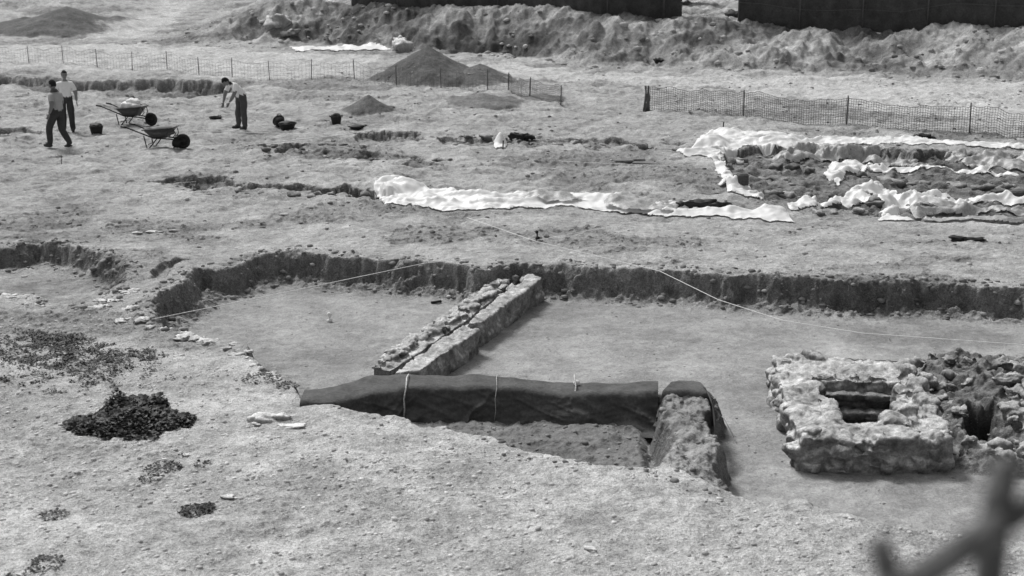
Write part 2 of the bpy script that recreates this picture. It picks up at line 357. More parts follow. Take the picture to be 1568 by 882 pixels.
for k in range(2): rock_row(mb,q([(575+14*k,558),(622+14*k,522),(702+12*k,474),(775+12*k,424)],-.25),-.28+.02*k,.14,.09,boxy=.75,jit=.06)
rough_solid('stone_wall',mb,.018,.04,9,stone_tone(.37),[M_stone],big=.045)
mb=MB(); zb=-.13
A,B,C,D=q([(1182,541),(1385,545),(1466,668),(1224,668)],zb); a,b,c,d=q([(1246,578),(1366,582),(1378,639),(1290,646)],zb)
for qd,dz in (([A,B,b,a],0),([B,C,c,b],-.05),([C,D,d,c],.0),([D,A,a,d],.01)): mb.prism(qd,-1.3,zb+dz-.03)
def mid(p,q_,t=.5): return (p[0]+(q_[0]-p[0])*t,p[1]+(q_[1]-p[1])*t)
for o,i in (((A,B),(a,b)),((B,C),(b,c)),((C,D),(c,d)),((D,A),(d,a))):
    for t,zz in ((.15,-.07),(.85,-.06)): rock_row(mb,[mid(o[0],i[0],t),mid(o[1],i[1],t)],zb+zz,.30,.13,boxy=.55,flat=.5,noise=.35)
    for zz in (-.22,-.38): rock_row(mb,[mid(o[0],i[0],.12),mid(o[1],i[1],.12)],zb+zz,.30,.13,boxy=.55,flat=.6,noise=.35)
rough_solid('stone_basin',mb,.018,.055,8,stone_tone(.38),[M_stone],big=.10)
mb=MB()
ang=math.atan2(b[1]-a[1],b[0]-a[0])
p=mid(a,b,.55); mb.box((p[0]+.02,p[1]-.06,-.36),(.90,.20,.09),R=Rz(ang+.03),bev=.2); mb.box((p[0]+.06,p[1]-.16,-.60),(.80,.22,.12),R=Rz(ang-.04),bev=.2)
p=mid(b,c,.5); mb.box((p[0]-.13,p[1]-.1,-.66),(.32,.60,.12),R=Rz(.08),bev=.2)
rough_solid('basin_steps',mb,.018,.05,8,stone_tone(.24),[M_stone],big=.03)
mb=MB()
for pts,z,st,sz in (([(1392,552),(1450,550),(1500,556)],-.36,.2,.10),([(1525,560),(1600,566)],-.22,.22,.12),([(1400,572),(1440,575),(1480,582)],-.42,.2,.09),([(1420,600),(1465,618),(1480,640)],-.46,.2,.09),([(1530,576),(1600,582)],-.16,.24,.13),([(1545,590),(1552,620),(1556,650)],-.25,.18,.12),([(1585,600),(1590,660)],-.22,.2,.13),([(1475,676),(1520,680),(1600,688)],-.36,.18,.10),([(1500,694),(1600,704)],-.42,.2,.10),([(1385,560),(1405,590),(1440,625)],-.5,.18,.08),([(1410,585),(1500,595)],-.45,.24,.09)):
    rock_row(mb,q(pts,z),z,st,sz,boxy=.6,jit=.10,zj=.05,flat=.65,noise=.8)
mb.prism(q([(1540,575),(1620,580),(1630,660),(1556,655)],-.3),-1.2,-.30)
mb.prism(q([(1470,672),(1620,684),(1620,700),(1480,690)],-.42),-1.2,-.42)
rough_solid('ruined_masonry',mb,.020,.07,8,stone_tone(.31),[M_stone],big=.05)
mb=MB()
for (px,py,s) in [(150,468,.14),(175,462,.11),(165,455,.1),(205,442,.12),(190,450,.1),(200,470,.11),(222,490,.12),(190,488,.11),(250,500,.1),(290,512,.15),(325,520,.16),(300,510,.12),(352,526,.11),(370,538,.08),(385,550,.07),(400,562,.07),(415,572,.07),(432,580,.08),(20,455,.12),(60,462,.09)]:
    for k in range(3):
        p=on(px+random.gauss(0,8),py+random.gauss(0,3)); s2=s*random.uniform(.4,.85); mb.blob((p.x,p.y,p.z-.01),(s2*1.2,s2,s2*.45),tone=random.uniform(.42,.56),R=Rz(random.random()*3),boxy=.8,noise=1.1,sub=3,nf=1.8)
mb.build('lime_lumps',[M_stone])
def boulder(px,py,s,tone,sz=.8,dz=0):
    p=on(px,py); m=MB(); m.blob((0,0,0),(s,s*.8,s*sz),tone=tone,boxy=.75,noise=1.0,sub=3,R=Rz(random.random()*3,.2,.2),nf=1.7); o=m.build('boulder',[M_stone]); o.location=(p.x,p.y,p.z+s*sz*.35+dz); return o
# ------------------------------------------------ draped geotextile on the baulk
def cloth_path(name,front,back,mat,z_t=0.02,seed=0,n=520,fold=.06,drop=.42,sagk=1.0,seams=()):
    fr=[Vector(G(a,b,0)) for a,b in front]; bk=[Vector(G(a,b,0)) for a,b in back]
    T=np.linspace(0,1,n)
    def samp(l):
        P=np.array([p[:2] for p in l]); L=np.concatenate([[0],np.cumsum(np.hypot(*np.diff(P,axis=0).T))]); return np.stack([np.interp(T*L[-1],L,P[:,i]) for i in (0,1)],-1)
    f=samp(fr); b_=samp(bk)
    ker=np.ones(15)/15
    for A_ in (f,b_):
        for i in (0,1): A_[:,i]=np.convolve(np.pad(A_[:,i],7,mode='edge'),ker,'valid')
    nd=f-b_; nd/=np.linalg.norm(nd,axis=1)[:,None]
    top=[(0,0,-.40),(0.02,0,-.12),(.06,0,-.01)]+[(w,0,.0) for w in np.linspace(.15,.9,9)]+[(.96,0,-.01),(1,.01,-.035)]
    nf=22; prof=np.array(top+[(1,.02+.16*(k/nf)**1.5,-.05-drop*k/nf) for k in range(1,nf+1)]+[(1,.26,-.05-drop-.01),(1,.34,-.05-drop-.03)])
    m=len(prof); nt_=len(top); s=(T*(fr[-1]-fr[0]).length)[:,None]*np.ones((1,m)); W=prof[:,0][None]*np.ones((n,1)); O=prof[:,1][None]; Zp=prof[:,2][None]
    hang=(np.maximum(0,(np.arange(m)-nt_+1)/nf))[None]*np.ones((n,1)); isf=(np.arange(m)>=nt_)[None].astype(float)
    edge=.07*fbm(s+seed,s*0+.7,1.3,3)*sagk
    zs=(-.04*np.abs(np.sin(s*1.15+.4))+.08*fbm(s+seed,s*0+.3,.9,3))*sagk
    pin=np.ones_like(s)
    for c_ in seams: pin=np.minimum(pin,np.abs(s-c_)/.35)
    sw=s+.45*hang*np.sin(s*.9+seed)+.16*fbm(s,hang*1.2+seed,1.6,2)
    fo=((1-np.abs(fbm(sw*1.3,hang*.25+seed,2.6,2))*3.0).clip(0,1)**1.5)*fold*(.15+1.4*hang)*np.maximum(.25,pin)*isf
    fo2=((1-np.abs(fbm(s*.9-hang*.7,hang*.9-s*.4+seed+5,2.2,2))*3.5).clip(0,1)**1.5)*fold*.45*isf*np.sin(np.pi*hang.clip(0,1))
    cr=.015*fbm(s+hang,hang*2+s*.6+seed,6,3)
    topw=.03*fbm(s,W*.6+seed,2.5,3)*sagk*(1-isf)
    off=O+.02+edge*np.minimum(1,W)+fo+fo2+cr
    P=b_[:,None,:]+(f-b_)[:,None,:]*W[...,None]+nd[:,None,:]*off[...,None]
    Z_=z_t+Zp+zs*(1-.9*hang)+topw-.2*edge
    V=np.concatenate([P,Z_[...,None]],-1).reshape(-1,3)
    if name and seed==0:
        h,_=terrain(V[:,0],V[:,1]); tp=np.tile((np.arange(m)<nt_)&(np.arange(m)>1),n); V[:,2]=np.where(tp,np.maximum(V[:,2],h+.015),V[:,2])
    I=np.arange(n*m).reshape(n,m); Fs=np.stack([I[:-1,:-1],I[1:,:-1],I[1:,1:],I[:-1,1:]],-1).reshape(-1,4)
    return np_mesh(name,V,Fs,[mat])
cloth_path('geotextile_cover',[(458,618),(510,614),(575,596),(625,592),(800,594),(900,600),(1010,603)],[(466,600),(520,586),(572,566),(640,573),(800,578),(1010,586)],M_geo,z_t=.03,seams=(.9,3.1,4.0,1.8))
cloth_path('geotextile_cover',[(1012,606),(1050,602),(1088,606),(1094,640)],[(1030,590),(1045,586),(1070,588),(1080,596)],M_geo,z_t=.06,seed=8,n=160,drop=.28)
mb=MB()
for px in (622,880,760):
    x,y_,_=Vector(G(px,590,.0))
    mb.tube([(x+.01,y_+.35,.04),(x,y_+.12,.07),(x+.01,y_-.13,.03),(x-.015,y_-.22,-.12),(x-.005,y_-.27,-.26),(x-.03,y_-.33,-.42)],[.011 if px!=760 else .004]*6,6,tone=.5)
mb.build('tie_strap',[M_stone])
# ------------------------------------------------ plastic sheeting
def sheet(name,poly,mat,amp=.08,lumps=(),base=.03,step=.035,seed=0,ang=0.0,st=4.0,holes=0):
    P=GP(poly); mn=P.min(0)-.2; mx=P.max(0)+.2
    xs=np.arange(mn[0],mx[0],step); yy=np.arange(mn[1],mx[1],step); Xg,Yg=np.meshgrid(xs,yy,indexing='ij'); x=Xg.ravel();y=Yg.ravel()
    s=sdf(P,x+.12*fbm(x,y,1.6,3,.5,seed),y+.30*fbm(x,y,1.3,3,.5,seed+9))
    if holes: s=np.minimum(s,(fbm(x*.5,y,.9,3,.5,seed+77)+holes)*.8)
    z,_=terrain(x,y)
    c_,s_=math.cos(ang),math.sin(ang); a=(x*c_+y*s_)/st; b=(-x*s_+y*c_)
    rid=1-np.abs(fbm(a,b,1.5,2,.5,seed+3))*3.0; rid2=1-np.abs(fbm(a*1.5,b,3.6,2,.5,seed+7))*3
    hh=base+amp*ss((s+.02)/.15)*(np.clip(rid,0,1)**2*.9+.45*np.clip(rid2,0,1)**1.5+.35*fbm(x,y,1.0,2,.5,seed+2))
    for (px,py,r,h) in lumps:
        lx,ly,_=G(px,py); d=np.sqrt((x-lx)**2+(y-ly)**2)/r; hh=hh+h*np.clip(1-d*d,0,1)*(1+.3*fbm(x,y,3,3,.5,seed+5))
    z=z+np.maximum(hh,base*.5); k=s>-0.0
    I=np.arange(len(x)).reshape(Xg.shape); q4=np.stack([I[:-1,:-1],I[1:,:-1],I[1:,1:],I[:-1,1:]],-1).reshape(-1,4); q4=q4[k[q4].all(1)]
    u,inv=np.unique(q4,return_inverse=True); V=np.stack([x,y,z],-1)[u]
    return np_mesh(name,V,inv.reshape(-1,4),[mat])
sheet('plastic_sheet',[(572,286),(595,276),(625,280),(660,292),(740,298),(860,300),(950,306),(1040,318),(1120,322),(1200,326),(1218,337),(1120,337),(1020,333),(930,326),(860,318),(780,320),(690,322),(620,318),(590,312)],M_plastic,.12,[(592,296,.35,.24),(618,292,.4,.16),(650,300,.3,.08),(1180,330,.4,.08)],seed=1,ang=-.1)
sheet('dusty_plastic_sheet',[(925,312),(960,308),(1040,322),(1030,330),(960,328),(925,322)],M_clear,.12,base=.12,seed=4)
sheet('dusty_plastic_sheet',[(780,306),(860,304),(900,312),(860,314)],M_clear,.10,base=.11,seed=14)
sheet('plastic_sheet',[(1035,234),(1062,222),(1085,206),(1120,200),(1165,206),(1240,212),(1400,214),(1568,220),(1640,222),(1640,229),(1500,225),(1300,222),(1160,224),(1140,222),(1108,236),(1112,256),(1125,272),(1165,290),(1168,300),(1108,296),(1098,262),(1084,240),(1050,240)],M_plastic,.11,[(1090,222,.5,.12),(1120,210,.5,.14),(1112,288,.3,.12)],seed=21,ang=.2)
sheet('plastic_sheet',[(1262,258),(1272,244),(1310,235),(1350,238),(1400,246),(1500,250),(1640,252),(1640,258),(1500,255),(1400,252),(1340,248),(1300,254),(1280,266)],M_plastic,.10,[(1290,250,.4,.12)],seed=31)
sheet('plastic_sheet',[(1205,318),(1250,300),(1290,285),(1315,268),(1350,266),(1372,282),(1460,288),(1568,292),(1640,294),(1640,300),(1568,299),(1450,296),(1385,298),(1368,312),(1395,332),(1400,341),(1350,338),(1345,318),(1355,296),(1330,292),(1290,302),(1250,316),(1215,324)],M_plastic,.11,[(1330,276,.4,.16),(1365,318,.35,.12),(1362,292,.3,.12)],seed=41,ang=.4)
sheet('dusty_plastic_sheet',[(1380,300),(1470,294),(1560,300),(1640,300),(1640,316),(1560,318),(1440,316),(1395,322)],M_clear,.14,base=.05,seed=51,holes=.2)
sheet('dusty_plastic_sheet',[(1160,228),(1300,227),(1450,231),(1640,236),(1640,248),(1500,246),(1400,243),(1300,233),(1200,236)],M_clear,.14,base=.05,seed=61,holes=.25)
sheet('dusty_plastic_sheet',[(1400,330),(1500,324),(1640,328),(1640,340),(1500,342),(1410,341)],M_clear,.10,base=.05,seed=71)
sheet('plastic_sheet',[(755,214),(772,213),(775,226),(760,227)],M_plastic,.1,[(765,222,.22,.2)],seed=81)
sheet('plastic_sheet',[(440,75),(500,73),(590,75),(600,78),(540,78),(450,78)],M_plastic,.03,base=.06,seed=86,step=.1)
# ------------------------------------------------ vegetation
def weed(name,spots,tone=(.03,.09),leaf=.03):
    V=[];T=[]
    for (x,y,z,r,h,n) in spots:
        for i in range(n):
            a=random.uniform(0,6.28); rr=r*math.sqrt(random.random()); px_,py_=x+rr*math.cos(a),y+rr*math.sin(a)
            pz=z+h*max(.05,(1-(rr/r)**2))*random.uniform(.3,1.05)*(0.75+.5*math.sin(px_*9)*math.cos(py_*8))
            d=Vector((math.cos(a)+random.uniform(-.8,.8),math.sin(a)+random.uniform(-.8,.8),random.uniform(-.2,1.0))).normalized(); w=d.cross(Vector((random.uniform(-.4,.4),random.uniform(-.4,.4),1))).normalized()
            L=leaf*random.uniform(.6,1.4); W=L*.42; p=Vector((px_,py_,pz))
            V+=[p[:],(p+d*L*.5+w*W)[:],(p+d*L+Vector((0,0,-L*.25)))[:],(p+d*L*.5-w*W)[:]]; t=random.uniform(*tone); T+=[t]*4
    Fs=np.arange(len(V)).reshape(-1,4); return np_mesh(name,V,Fs,[M_leaf],T)
def spot(px,py,r,h,n): p=on(px,py); return (p.x,p.y,p.z,r,h,n)
weed('leafy_shrub',[spot(200,644,.54,.15,2600),spot(150,650,.34,.11,1000),spot(258,642,.30,.11,800),spot(205,628,.38,.18,1100),spot(118,648,.15,.06,200),spot(282,640,.12,.05,150),spot(180,626,.14,.24,220),spot(240,622,.12,.22,220),spot(170,662,.2,.06,250),spot(215,664,.2,.05,200)],leaf=.065,tone=(.03,.15))
sp=[]
for i in range(300):
    px=random.gauss(95,85); py=random.gauss(548,24)
    if px<-60 or px>290: continue
    if py<505+.12*max(0,px): continue
    sp.append(spot(px,py,random.uniform(.03,.13),random.uniform(.02,.06),random.randint(8,36)))
for c0 in [(60,520),(40,545),(90,535),(110,525),(20,525)]:
    for i in range(13): sp.append(spot(c0[0]+random.gauss(0,22),c0[1]+random.gauss(0,7),random.uniform(.06,.14),.05,38))
for c0 in [(150,578),(225,545),(200,550)]:
    for i in range(9): sp.append(spot(c0[0]+random.gauss(0,22),c0[1]+random.gauss(0,6),random.uniform(.04,.10),.04,30))
weed('ground_weeds',sp,tone=(.04,.13),leaf=.034)
weed('small_weed',[spot(300,784,.17,.09,300),spot(318,778,.08,.08,80)],leaf=.035)
weed('small_weed',[spot(82,792,.15,.05,120)],leaf=.035,tone=(.05,.12))
weed('small_weed',[spot(248,716,.18,.04,130),spot(232,735,.12,.04,90),spot(310,708,.1,.03,40),spot(280,694,.08,.03,30),spot(265,712,.1,.05,70)],leaf=.035,tone=(.04,.10))
weed('small_weed',[spot(70,868,.18,.04,140),spot(30,880,.12,.03,40)],leaf=.035,tone=(.04,.10))
weed('small_weed',[spot(400,580,.25,.04,180),spot(440,590,.15,.05,120)],leaf=.035,tone=(.06,.13))
weed('rim_weeds',[spot(1048+random.uniform(-15,40),600+random.uniform(-12,8),.06,.05,30) for i in range(5)],leaf=.035,tone=(.06,.12))
mb=MB()
for px,py,a_,b_,c_,t in ((405,642,.17,.10,.07,.62),(425,640,.12,.08,.05,.66),(445,650,.16,.07,.02,.66),(392,648,.06,.05,.03,.5),(285,692,.05,.04,.02,.5),(350,762,.09,.05,.03,.5),(905,845,.07,.05,.03,.5)):
    p=on(px,py); mb.blob((p.x,p.y,p.z+c_*.2),(a_,b_,c_),tone=t,noise=1.0,boxy=.8,sub=3)
mb.build('pale_rock',[M_stone])
boulder(428,64,.62,.68,.7); boulder(446,66,.4,.4,.5); boulder(616,79,.42,.7,.8); boulder(612,76,.3,.7,1.4)
for bx,by,bs in ((500,42,.5),(520,34,.6),(482,48,.35),(540,40,.35),(510,50,.3),(495,30,.4),(470,52,.25),(530,46,.25)): boulder(bx,by,bs,random.uniform(.55,.7),.5,.0)
boulder(1475,80,.5,.2,.7,.1)
# ------------------------------------------------ containers, blocks, bags
def basket(px,py,r=.2,h=.3,tilt=0,fill=False):
    m=MB(); n=24; prof=[(.0,0.0),(.72,0),(.75,.02),(.88,.5),(1,.97),(1.05,1),(1.0,1.02),(.94,.97),(.82,.5),(.68,.06),(0,.06)]
    V=[];Fs=[]
    for rr,zz in prof:
        for j in range(n): V.append((rr*r*math.cos(2*math.pi*j/n),rr*r*math.sin(2*math.pi*j/n),zz*h))
    for i in range(len(prof)-1):
        for j in range(n): Fs.append([i*n+j,i*n+(j+1)%n,(i+1)*n+(j+1)%n,(i+1)*n+j])
    m.add(V,Fs)
    for sgn in (-1,1): m.tube([(sgn*r*.98,-.07,h*.9),(sgn*r*1.15,-.05,h*1.1),(sgn*r*1.18,.05,h*1.1),(sgn*r*.98,.07,h*.9)],.012,6)
    if fill: m.blob((0,0,h*.95),(r*.9,r*.9,h*.42),noise=.5,m=1,sub=3)
    p=on(px,py); o=m.build('rubber_basket',[M_rub,M_rub]); o.location=p+Vector((0,0,.0 if not tilt else r*.75)); o.rotation_euler=(0,tilt,random.random()*3); return o
basket(148,203,.2,.24,fill=True); basket(440,196,.26,.18,fill=True); basket(430,194,.18,.2,tilt=1.2); basket(515,190,.17,.26,fill=True); basket(547,196,.24,.10,fill=True); basket(330,182,.2,.12); basket(278,228,.15,.2,tilt=1.3)
def slabs(name,items,mat):
    m=MB()
    for px,py,d,rz,zz in items:
        p=on(px,py); m.box((p.x,p.y,p.z+d[2]*.5+zz),d,R=Rz(rz,random.uniform(-.05,.05),random.uniform(-.05,.05)),bev=.15,tone=.1)
    return m.build(name,[mat],smooth=False)
slabs('timber_pile',[(955,251,(.5,.2,.06),.2,0),(985,252,(.55,.2,.06),-.1,0),(970,249,(.6,.15,.05),0,.05)],M_wood)
slabs('stone_block',[(1136,288,(.25,.25,.3),.2,0)],M_geo); slabs('stone_block',[(1128,262,(.3,.2,.2),.5,0)],M_wood)
slabs('concrete_blocks',[(1560,286,(.5,.3,.25),.1,0),(1530,284,(.3,.25,.15),.3,0)],M_geo)
def bag(px,py,parts,mat=M_rub,name='plastic_bag'):
    m=MB(); p=on(px,py)
    for dx,dy,a_,b_,c_ in parts: m.blob((p.x+dx,p.y+dy,p.z+c_*.5),(a_,b_,c_),noise=1.1,sub=3,boxy=.8,nf=2.0)
    return m.build(name,[mat])
bag(1080,322,[(-.4,.05,.22,.15,.12),(-.1,0,.3,.18,.14),(.25,.05,.25,.15,.10),(.5,0,.15,.1,.06)])
bag(798,212,[(-.12,0,.2,.15,.10),(.15,.05,.2,.12,.08),(.3,0,.08,.08,.04)])
bag(1478,372,[(-.15,0,.16,.10,.05),(.1,0,.2,.1,.04),(.32,0,.08,.05,.02)])
bag(1412,212,[(0,0,.25,.15,.12),(.2,0,.2,.1,.06)])
bag(1130,80,[(0,0,.5,.3,.3)]); bag(1010,98,[(0,0,.2,.2,.15)])
mb=MB()
for px,py,a_,b_,c_ in ((210,357,.12,.05,.03),(235,355,.16,.04,.02),(265,354,.12,.03,.02),(435,330,.1,.06,.03)):
    p=on(px,py); mb.blob((p.x,p.y,p.z+.02),(a_,b_,c_),noise=.8,tone=.5)
mb.build('stone_fragments',[M_stone])
mb=MB()
for l,st,s in (([(440,300),(500,300),(580,302)],.28,.10),([(400,234),(480,222),(560,226)],.35,.12),([(640,240),(700,248)],.3,.1),([(560,238),(640,244)],.3,.1),([(690,214),(760,212),(840,218),(940,222),(1040,228)],.4,.11),([(1240,328),(1330,326)],.4,.10),([(1150,256),(1260,262)],.45,.14),([(1180,276),(1260,290)],.45,.14),([(1300,248),(1380,262),(1500,268)],.4,.16),([(1330,286),(1350,300)],.3,.2),([(1120,240),(1140,232)],.3,.2),([(1180,245),(1240,250)],.3,.12),([(1400,270),(1560,276)],.4,.14),([(1200,300),(1260,296)],.3,.1)):
    w=[G(*p)[:2] for p in l]
    for i in range(len(w)-1):
        a_=Vector(w[i]);b_=Vector(w[i+1]);n=max(1,int((b_-a_).length/st))
        for j in range(n):
            p=a_+(b_-a_)*((j+random.random()*.8)/n); s2=s*random.uniform(.5,1.3); x_,y_=p.x+random.uniform(-.1,.1),p.y+random.uniform(-.15,.15)
            mb.blob((x_,y_,Hs(x_,y_)+s2*.15),(s2*1.3,s2,s2*.7),tone=random.uniform(.14,.34),noise=1.1,boxy=.75,R=Rz(random.random()*3),sub=2,nf=1.7)
mb.build('foundation_stones',[M_stone])
# ------------------------------------------------ wheelbarrows
M_soilobj=mkmat('loose_soil',base=.12,var=.3,scale=12,bump=.5)
def barrow(px,py,rot,load):
    m=MB()
    bot=[(.02+.22*sx,.16*sy,.30) for sx,sy in ((-1,-1),(1,-1),(1,1),(-1,1))]; topo=[(-.40,-.30,.52),(.46,-.27,.60),(.46,.27,.60),(-.40,.30,.52)]
    N=8; V=[];Fs=[]
    def loop(c4,off):
        L=[]
        for i in range(4):
            a=Vector(c4[i]);b=Vector(c4[(i+1)%4])
            for j in range(N):
                p=a.lerp(b,j/N); c=Vector((.03,0,p.z)); d=(p-c)
                if j==0: d=d*.9
                L.append((c+d*(1+off))[:])
        return L
    midl=[tuple(Vector(b).lerp(Vector(t),.5)) for b,t in zip(bot,topo)]
    allL=[loop(bot,0),loop(midl,0),loop(topo,0),loop([(x*1.06,y*1.06,z-.02) for x,y,z in topo],0),loop([(x*1.06,y*1.06,z+.005) for x,y,z in topo],0),loop(topo,-.03),loop([(x,y,z+.01) for x,y,z in midl],-.04),loop([(x,y,z+.012) for x,y,z in bot],-.05)]; n4=4*N
    for L in allL: V+=L
    for i in range(len(allL)-1):
        for j in range(n4): Fs.append([i*n4+j,i*n4+(j+1)%n4,(i+1)*n4+(j+1)%n4,(i+1)*n4+j])
    Fs.append(list(range(n4))[::-1]); Fs.append([(len(allL)-1)*n4+j for j in range(n4)]); m.add(V,Fs,0)
    for s in (-1,1):
        m.tube([(.66,s*.05,.20),(.35,s*.14,.27),(-.1,s*.22,.30),(-.5,s*.27,.46),(-.82,s*.29,.58),(-.95,s*.29,.60)],.019,8,1)
        m.tube([(-.82,s*.29,.58),(-.98,s*.29,.605)],.026,8,2)
        m.tube([(.0,s*.2,.29),(-.22,s*.22,.03),(-.30,s*.22,.02),(-.36,s*.245,.36)],.016,8,1)
        m.tube([(.42,s*.14,.30),(.50,s*.1,.42),(.45,s*.15,.55)],.012,6,1)
    m.tube([(-.26,-.22,.12),(-.26,.22,.12)],.012,6,1); m.tube([(.66,-.08,.20),(.66,.08,.20)],.014,6,1)
    R,r=.155,.048; V=[];Fs=[];nu,nv=28,10
    for i in range(nu):
        for j in range(nv):
            a=2*math.pi*i/nu;b=2*math.pi*j/nv; V.append((.66+(R+r*math.cos(b))*math.cos(a),r*.9*math.sin(b),.205+(R+r*math.cos(b))*math.sin(a)))
    for i in range(nu):
        for j in range(nv): Fs.append([i*nv+j,((i+1)%nu)*nv+j,((i+1)%nu)*nv+(j+1)%nv,i*nv+(j+1)%nv])
    m.add(V,Fs,2); m.tube([(.66,-.02,.205),(.66,.02,.205)],[.12,.12],20,1); m.tube([(.66,-.045,.205),(.66,.045,.205)],[.03,.03],12,1)
    if load:
        m.blob((-.05,.0,.60),(.26,.2,.12),3,3,noise=.5,boxy=.8); m.blob((.08,.03,.70),(.2,.17,.13),3,3,noise=.6,boxy=.8); m.blob((.22,-.05,.60),(.16,.15,.08),3,3,noise=.5)
    else: m.blob((.03,0,.42),(.36,.24,.10),4,3,noise=.25)
    p=on(px,py); o=m.build('wheelbarrow',[M_barrow,M_rub,M_rub,M_white,M_soilobj]); o.location=p; o.rotation_euler[2]=rot; return o
barrow(202,193,-.25,True); barrow(246,227,-.15,False)
# ------------------------------------------------ fences
def net_fence(name,px,h,cell,wire,post_px,postr=.02,wob=.05,sag=.12,seed=0):
    pts=[on(a,b) for a,b in px]; m=MB()
    L=[0]
    for i in range(1,len(pts)): L.append(L[-1]+(pts[i]-pts[i-1]).length)
    def at(s):
        for i in range(1,len(pts)):
            if s<=L[i]+1e-6: return pts[i-1].lerp(pts[i],(s-L[i-1])/(L[i]-L[i-1]))
        return pts[-1]
    n=int(L[-1]/cell); S=[L[-1]*i/n for i in range(n+1)]; sp=post_px
    X_=np.array([at(s).x for s in S]);Y_=np.array([at(s).y for s in S]); Zt,_=terrain(X_,Y_)
    Y_=Y_+wob*fbm(X_,Y_*0,1.1,3,.5,seed)
    top=h*(1-sag*(1-np.abs(np.cos(np.pi*np.array(S)/sp)))-.10*np.abs(fbm(X_,Y_*0,.9,2,.5,seed+4)))
    for i in range(n+1): m.tube([(X_[i],Y_[i],Zt[i]+.02),(X_[i]+random.uniform(-.01,.01),Y_[i]+.02,Zt[i]+top[i]*.5),(X_[i],Y_[i],Zt[i]+top[i])],wire,3,0)
    k=int(h/cell)
    for j in range(k+1):
        f=j/k; m.tube([(X_[i],Y_[i]+.02*math.sin(f*3.1),Zt[i]+.02+(top[i]-.02)*f) for i in range(n+1)],wire*(1.6 if j in(0,k) else 1),3,0)
    s=0
    while s<=L[-1]+.01:
        p=at(min(s,L[-1])); z=Hs(p.x,p.y); t=random.uniform(-.04,.04); m.tube([(p.x,p.y,z-.1),(p.x+t,p.y,z+h*1.08)],postr,8,1); s+=sp
    return m.build(name,[M_net,M_post])
net_fence('mesh_fence',[(988,168),(1070,170),(1120,176),(1210,188),(1307,194),(1450,203),(1640,212)],.80,.075,.006,3.6,.022)
net_fence('mesh_fence',[(778,140),(800,148),(862,162)],.62,.075,.005,2.2,.02,seed=5)
net_fence('wire_fence',[(-60,92),(50,97),(110,100),(250,108),(365,118),(430,122),(525,126),(620,132),(778,140)],.72,.16,.0035,1.9,.016,seed=9,sag=.2)
m=MB(); p=on(990,168)
for i in range(6): m.tube([(p.x+random.uniform(-.1,.1),p.y+random.uniform(-.05,.05),p.z),(p.x+random.uniform(-.1,.1),p.y,p.z+.4),(p.x+random.uniform(-.08,.08),p.y,p.z+.85)],[.03,.035,.02],6)
m.build('rolled_net',[M_net])
def screen(name,x0,x1,h=3.0):
    xs=np.arange(x0,x1,.12); zs=np.linspace(0,h,26); ty=np.interp(xs,toe[:,0],toe[:,1])+6.6; zt,_=terrain(xs,ty)
    zt=np.convolve(np.pad(zt,8,mode='edge'),np.ones(17)/17,'valid')
    Xg,Zg=np.meshgrid(xs,zs,indexing='ij'); Yg=ty[:,None]+.16*np.sin(Xg*2*math.pi/2.6)**2+.08*fbm(Xg.ravel(),Zg.ravel(),1.1,4,.6,200).reshape(Xg.shape)+.22*np.abs(fbm(Xg.ravel()*2,Zg.ravel()*.4,1.2,3,.5,230).reshape(Xg.shape))
    I=np.arange(Xg.size).reshape(Xg.shape); q4=np.stack([I[:-1,:-1],I[1:,:-1],I[1:,1:],I[:-1,1:]],-1).reshape(-1,4)
    o=np_mesh(name,np.stack([Xg.ravel(),Yg.ravel(),(Zg+zt[:,None]-.1+.06*np.sin(Xg*1.7)*(Zg<.2)).ravel()],-1),q4,[M_fence,M_post])
    m=MB(); x=x0
    while x<=x1: 
        yq=float(np.interp(x,toe[:,0],toe[:,1]))+6.5; z=Hs(x,yq); m.tube([(x,yq,z-.3),(x,yq,z+h+.1)],.035,8); x+=2.6
    for zz in (.9,h-.1): m.tube([(float(a),float(b)-.06,float(c)+zz) for a,b,c in zip(xs[::8],ty[::8],zt[::8])],.012,5)
    c=m.build('fence_posts',[M_post]); c.parent=o
xa=G(1044,22,1.8)[0]; xb=G(1130,24,1.8)[0]
screen('screen_fence',-8.5,xa); screen('screen_fence',xb,34)
m=MB(); xg=(xa+xb)/2; m.box((xg-1.0,80,3.2),(4.2,2.4,2.6),bev=.02,m=0); m.box((xg-1.6,78.78,3.3),(.8,.05,1.0),m=1); m.box((xg-.2,78.78,2.9),(.8,.05,1.9),m=1); m.box((xg-1.0,80,4.55),(4.4,2.6,.1),m=1)
m.build('site_cabin',[M_white,M_post],smooth=False)
# ------------------------------------------------ strings and pegs
def string(pts,r=.004,sag=.0,name='string_line'):
    cu=bpy.data.curves.new(name,'CURVE'); cu.dimensions='3D'; cu.bevel_depth=r; cu.bevel_resolution=1
    s=cu.splines.new('POLY'); P=[]
    for i in range(len(pts)-1):
        a=Vector(pts[i]);b=Vector(pts[i+1])
        for j in range(12):
            t=j/12; p=a.lerp(b,t); p.z-=sag*4*t*(1-t); P.append(p)
    P.append(Vector(pts[-1])); s.points.add(len(P)-1)
    for i,p in enumerate(P): s.points[i].co=(*p,1)
    cu.materials.append(M_string); o=bpy.data.objects.new(name,cu); sc.collection.objects.link(o)
string([G(232,489,.05),G(400,455,.06),G(520,430,.06),G(650,403,.06),G(735,394,.06)],.0055)
string([G(715,333,.1),G(822,370,.12),G(940,398,.06),G(1010,415,.05)],.0055)
string([G(1010,415,.05),G(1100,459,-.05),G(1200,491,-.1),G(1320,510,-.1),G(1568,528,-.05),G(1700,535,0)],.0055,.0)
string([G(822,368,.12),G(1010,332,.1)],.005); string([G(300,200,.15),G(480,206,.15),G(560,203,.15)],.008)
